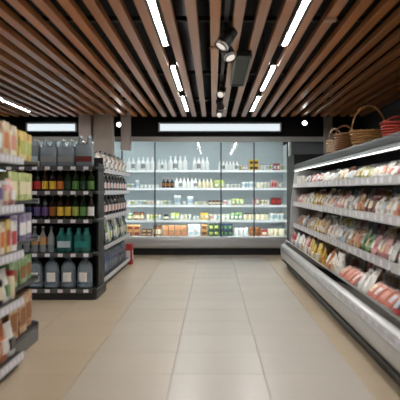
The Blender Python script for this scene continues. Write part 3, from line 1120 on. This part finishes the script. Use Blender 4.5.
for k, (c, h, c2, _) in goods.items():
    row = Row('{desc}, {ord} from the aisle on the grey end unit ' + LN[k] + ' shelf', 'goods on the grey end unit ' + LN[k] + ' shelf')
    for j in range(3):
        for i in range(4):
            x = NX1 - .09 - i * .17
            yy = NY0 + .17 + j * .255
            o = carton('food_carton', .20, .14, h, pprint(c), pm(c2))
            row.put(o, f'{c} carton, {["near", "middle", "far"][j]} row', 'carton', -x + j * .001, (x - (0, .005, .035)[j], yy, LNE[k]), (0, 0, math.pi / 2 + random.uniform(-.04, .04)))
    row.done()

# ------------------------------------------------------------------ long open fridge on the right
FY0, FY1 = 2.4, 10.5
F = empty('open_fridge', (1.6, (FY0 + FY1) / 2, 0), 'long open multideck fridge of packed food along the right side', 'fridge')


def fprism(name, poly, m, y0=FY0, y1=FY1, bevel=0.0):
    mb = rel(F, MB().prism(poly, y0, y1))
    return link(name, mb.mesh(name, bevel, smooth=bevel > 0), m, F)


fprism('kick_plate', [(1.14, 0), (1.17, 0), (1.17, .13), (1.14, .13)], M_DARKMETAL, FY0, FY1 - .01)
fprism('tub', [(1.171, .02), (2.1, .02), (2.1, 1.52), (1.98, 1.52), (1.98, .32), (1.14, .30), (1.14, .131), (1.171, .131)], M_LINER2, FY0 + .03, FY1 - .03)
fprism('bumper', [(1.139, .131), (1.139, .36), (1.09, .375), (1.05, .36), (1.04, .30), (1.045, .20), (1.07, .15), (1.10, .131)], M_BUMPER, bevel=.004)
fprism('bumper_strip', [(1.0395, .285), (1.0395, .315), (1.033, .31), (1.033, .29)], M_STEEL)
dr = box('price_rail', 1.036, 1.0385, FY0 + .03, FY1 - .03, .32, .355, M_ALU, F)
tags_on(dr, [(-.003, -3.9 + 7.8 * (i + .5 + random.uniform(-.2, .2)) / 34, .0175) for i in range(34)], (0, 0, math.pi / 2), (.07, .03))
fprism('lower_trim', [(1.062, .135), (1.098, .12), (1.06, .12)], M_SHELFDARK)
gf = fprism('front_glass', [(1.10, .376), (1.106, .376), (1.116, .43), (1.11, .43)], M_GLASS)
fprism('glass_rail', [(1.106, .43), (1.122, .43), (1.124, .438), (1.106, .438)], M_ALU)
fprism('canopy', [(1.27, 1.50), (1.25, 1.53), (1.25, 1.585), (1.27, 1.60), (2.1, 1.60), (2.1, 1.53), (1.38, 1.53), (1.36, 1.50)], mat('grey_canopy', '2a2e30', .45), bevel=.003)
fprism('canopy_trim', [(1.244, 1.486), (1.2495, 1.486), (1.2495, 1.512), (1.244, 1.512)], M_ALU)
fprism('canopy_lamp', [(1.252, 1.488), (1.27, 1.486), (1.27, 1.4965), (1.252, 1.4965)], M_CLED, FY0 + .05, FY1 - .05)
fprism('deck', [(1.141, .335), (1.979, .37), (1.979, .38), (1.141, .345)], M_SHELFDARK, FY0 + .03, FY1 - .03)
FL = [(.665, 'third'), (.99, 'second'), (1.27, 'top')]
for z, nm in FL:
    fprism('shelf', [(1.25, z - .022), (1.979, z + .02), (1.979, z + .036), (1.25, z - .004)], M_SHELFDARK, FY0 + .03, FY1 - .03)
    rl = box('price_rail', 1.233, 1.2495, FY0 + .03, FY1 - .03, z - .032, z + .034, M_BUMPER, F)
    n = 34
    tags_on(rl, [(-.0105, -3.9 + 7.8 * (i + .5 + random.uniform(-.2, .2)) / n, .034) for i in range(n)], (0, 0, math.pi / 2), (.07, .045))
for nm, y0, y1 in (('near', FY0, FY0 + .03), ('far', FY1 - .03, FY1)):
    fprism('end_panel', [(1.17, .40), (2.1, .40), (2.1, 1.5), (1.26, 1.5), (1.20, 1.0)], M_BUMPER, y0 + (.001 if nm == 'far' else 0), y1)
cab = empty('black_cabinet', (1.65, 11.1, 0), 'black cabinet standing behind the far end of the long fridge', 'cabinet')
box('body', 1.26, 2.04, 10.62, 11.6, .08, 1.74, M_BLACK, cab, .006)
box('plinth', 1.29, 2.02, 10.65, 11.57, 0, .079, M_DARKMETAL, cab)
box('top_edge', 1.255, 2.045, 10.615, 11.605, 1.741, 1.76, M_DARKMETAL, cab, .004)

# packs: colour runs from the far end towards the viewer (length in metres, colour, kind)
def pack_row(base, x, fmt, group, runs, lean, hs, slope=0.0, w0=.19):
    row = Row(fmt, group)
    y = FY1 - .12
    for length, c, kind in runs:
        n = max(1, round(length / w0))
        w = length / n
        for i in range(n):
            yy = y - w * (i + .5)
            if yy < FY0 + .2:
                continue
            h = random.choice(hs)
            c2 = random.choice(['white', 'white', 'cream', 'white', 'salmon', 'beige', 'pale blue'])
            ww = .165
            rz = -math.pi / 2 + random.uniform(-.10, .10)
            jx = random.uniform(-.012, .012)
            if kind == 'v':
                o = vac('film_pack', ww, h, .06, pprint(c), pm(c2))
                rot = (-lean + random.uniform(-.1, .1), random.uniform(-.03, .03), rz)
                row.put(o, f'{c} film pack', 'pack', -yy, (x + jx, yy, base + .008 + slope), rot)
            elif kind == 't':
                o = tray('food_tray', ww, .17, .04, pm('white'), M_MEAT if c in ('red', 'pink', 'salmon') else pprint(c), pm(c2))
                row.put(o, f'{c} food tray', 'tray', -yy, (x + .075 + jx, yy, base + .062 + slope))
                o.rotation_euler = (.72, 0, rz)
            elif kind == 'p':
                o = pouch('food_pouch', ww, h, .085, pprint(c), pm(c2))
                row.put(o, f'{c} food pouch', 'pouch', -yy, (x + .03 + jx, yy, base + .006 + slope), (-.05, 0, rz))
            elif kind == 'c':
                o = cup('dairy_cup', min(h, .13), .055, pm(c, .35), pm('white', .3), pm(c2))
                row.put(o, f'{c} dairy cup', 'cup', -yy, (x + .03 + jx, yy, base + .006 + slope), (0, 0, 0))
        y -= length
    row.done()


def runs_from(seed, cols, kinds):
    rr = random.Random(seed)
    out, tot, last = [], 0, None
    while tot < 8.0:
        c = rr.choice([q for q in cols if q != last])
        last = c
        L = rr.choice([.28, .42, .42, .56])
        out.append((L, c, rr.choice(kinds)))
        tot += L
    return out


fF = '{desc}, {row} row, {ord} from far end on long fridge {lv}'
# deck
deckA = [(.6, 'red', 'p'), (.8, 'white', 'p'), (.4, 'pink', 'p'), (1.2, 'yellow', 'p'), (.42, 'orange', 'v'), (.56, 'white', 'p'), (.7, 'red', 't'), (.42, 'white', 'v'), (.7, 'salmon', 't'), (.42, 'red', 'v'), (.56, 'pink', 't'), (.42, 'white', 'p'), (.56, 'salmon', 'v'), (.6, 'red', 't')]
pack_row(.345, 1.19, fF.replace('{row}', 'front').replace('{lv}', 'deck'), 'packs on the deck of the long fridge', deckA, .6, [.21, .24], .004)
deckB = [(.7, 'red', 'v'), (.56, 'cream', 'v'), (.84, 'yellow', 'p'), (.42, 'tan', 'v'), (.56, 'white', 'v')] + runs_from(5, ['salmon', 'red', 'white', 'pink', 'cream', 'tan'], 'vvp')
pack_row(.345, 1.46, fF.replace('{row}', 'rear').replace('{lv}', 'deck'), 'packs on the deck of the long fridge', deckB, .3, [.23, .25], .016)
# shelves
sh3 = [(.42, 'tan', 'v'), (.42, 'pale blue', 'v'), (.84, 'beige', 'v'), (.42, 'yellow', 'p'), (.56, 'tan', 'p'), (.7, 'white', 'v'), (.42, 'pale blue', 'v'), (.56, 'tan', 'v'), (.42, 'green', 'v'), (.56, 'pink', 'v'), (.42, 'white', 'v'), (.7, 'pink', 'v'), (.42, 'salmon', 'v'), (.6, 'white', 'v')]
sh2 = [(.42, 'pink', 'v'), (.56, 'cream', 'v'), (.42, 'white', 'p'), (.56, 'yellow', 'v'), (.42, 'tan', 'v'), (.7, 'white', 'v'), (.56, 'pink', 'v'), (.42, 'white', 'v'), (.42, 'tan', 'p'), (.42, 'dark red', 'v'), (.56, 'white', 'v'), (.42, 'salmon', 'v'), (.7, 'white', 'v'), (.56, 'pink', 'v')]
sh1 = [(.7, 'white', 'c'), (.42, 'pale blue', 'v'), (.28, 'red', 'v'), (.56, 'pink', 'v'), (.42, 'red', 'v'), (.7, 'white', 'v'), (.7, 'cream', 'v'), (.42, 'pale blue', 'v'), (.56, 'lime', 'v'), (.7, 'white', 'v'), (.42, 'pink', 'v'), (.7, 'cream', 'v'), (.6, 'white', 'v')]
for (z, nm), rr, hs in ((FL[0], sh3, [.16, .18]), (FL[1], sh2, [.15, .17]), (FL[2], sh1, [.11, .13])):
    pack_row(z, 1.30, fF.replace('{row}', 'front').replace('{lv}', nm + ' shelf'), f'packs on the {nm} shelf of the long fridge', rr, .45, hs, .001)
    back = runs_from(hash(nm) % 7 if False else len(nm), ['white', 'pink', 'cream', 'tan', 'salmon', 'pale blue', 'yellow'], 'vvp')
    pack_row(z, 1.50, fF.replace('{row}', 'rear').replace('{lv}', nm + ' shelf'), f'packs on the {nm} shelf of the long fridge', back, .25, [h + .03 for h in hs], .013)


# ------------------------------------------------------------------ baskets on top of the fridge
def basket(loc, rx, ry, h, hoop, m, label, tilt=(0, 0, 0)):
    t = empty('wicker_basket', loc, label, 'basket', 'baskets on the long fridge')
    t.rotation_euler = tilt
    rows = max(6, int(h / .022))
    n = 36
    wv = MB()
    for j in range(rows):
        z = .012 + (h - .02) * j / (rows - 1)
        s = .78 + .22 * (z / h) ** .8
        pts = []
        for i in range(n):
            a = 2 * math.pi * i / n
            b = 1 + .025 * (1 if (i // 2 + j) % 2 else -1)
            pts.append((rx * s * b * math.cos(a), ry * s * b * math.sin(a), z))
        wv.tube(pts, h / rows * .55, 5, True)
    link('weave', wv.mesh('weave'), m, t)
    bs = MB().lathe([(.78, .004), (.78, .014)], 24, sx=rx, sy=ry)
    link('bottom', bs.mesh('bottom'), m, t)
    rim = MB()
    for ph in (0, math.pi):
        rim.tube([(rx * 1.03 * math.cos(a) + .006 * math.cos(9 * a + ph), ry * 1.03 * math.sin(a) + .006 * math.sin(9 * a + ph), h + .006 * math.sin(12 * a + ph)) for a in [2 * math.pi * i / 72 for i in range(72)]], .008, 5, True)
    link('rim', rim.mesh('rim'), m, t)
    if hoop:
        hp = MB()
        for ph in (0, math.pi):
            pts = []
            for i in range(29):
                a = math.pi * i / 28
                pts.append((rx * .98 * math.cos(a), .008 * math.sin(10 * a + ph), h * .5 + (hoop - h * .5) * math.sin(a) ** .8 + .006 * math.cos(10 * a + ph)))
            hp.tube(pts, .008, 5)
        link('handle', hp.mesh('handle'), m, t)
    return t


TZ = 1.602
basket((1.39, 7.75, TZ + .02), .095, .085, .13, .27, M_WICKP, 'small pale wicker basket with hoop handle, farthest on the long fridge', (0, 0, .3))
basket((1.40, 7.25, TZ + .02), .11, .10, .16, .26, M_WICKD, 'brown wicker basket next to the pale one on the long fridge', (0, 0, -.3))
basket((1.53, 6.68, TZ + .02), .185, .14, .15, .40, M_WICK, 'large tan wicker basket with tall hoop handle on the long fridge', (0, 0, .15))
basket((1.66, 6.05, TZ + .02), .16, .13, .17, .23, M_REDW, 'red wicker basket nearest the viewer on the long fridge', (0, 0, -.1))
basket((1.78, 5.35, TZ + .02), .17, .13, .2, .0, M_WICKD, 'open brown wicker basket without handle at the right edge', (0, 0, .1))
basket((1.52, 7.55, TZ + .02), .09, .09, .20, .0, M_WICK, 'tall narrow wicker basket behind the small pale and brown ones', (0, 0, .1))
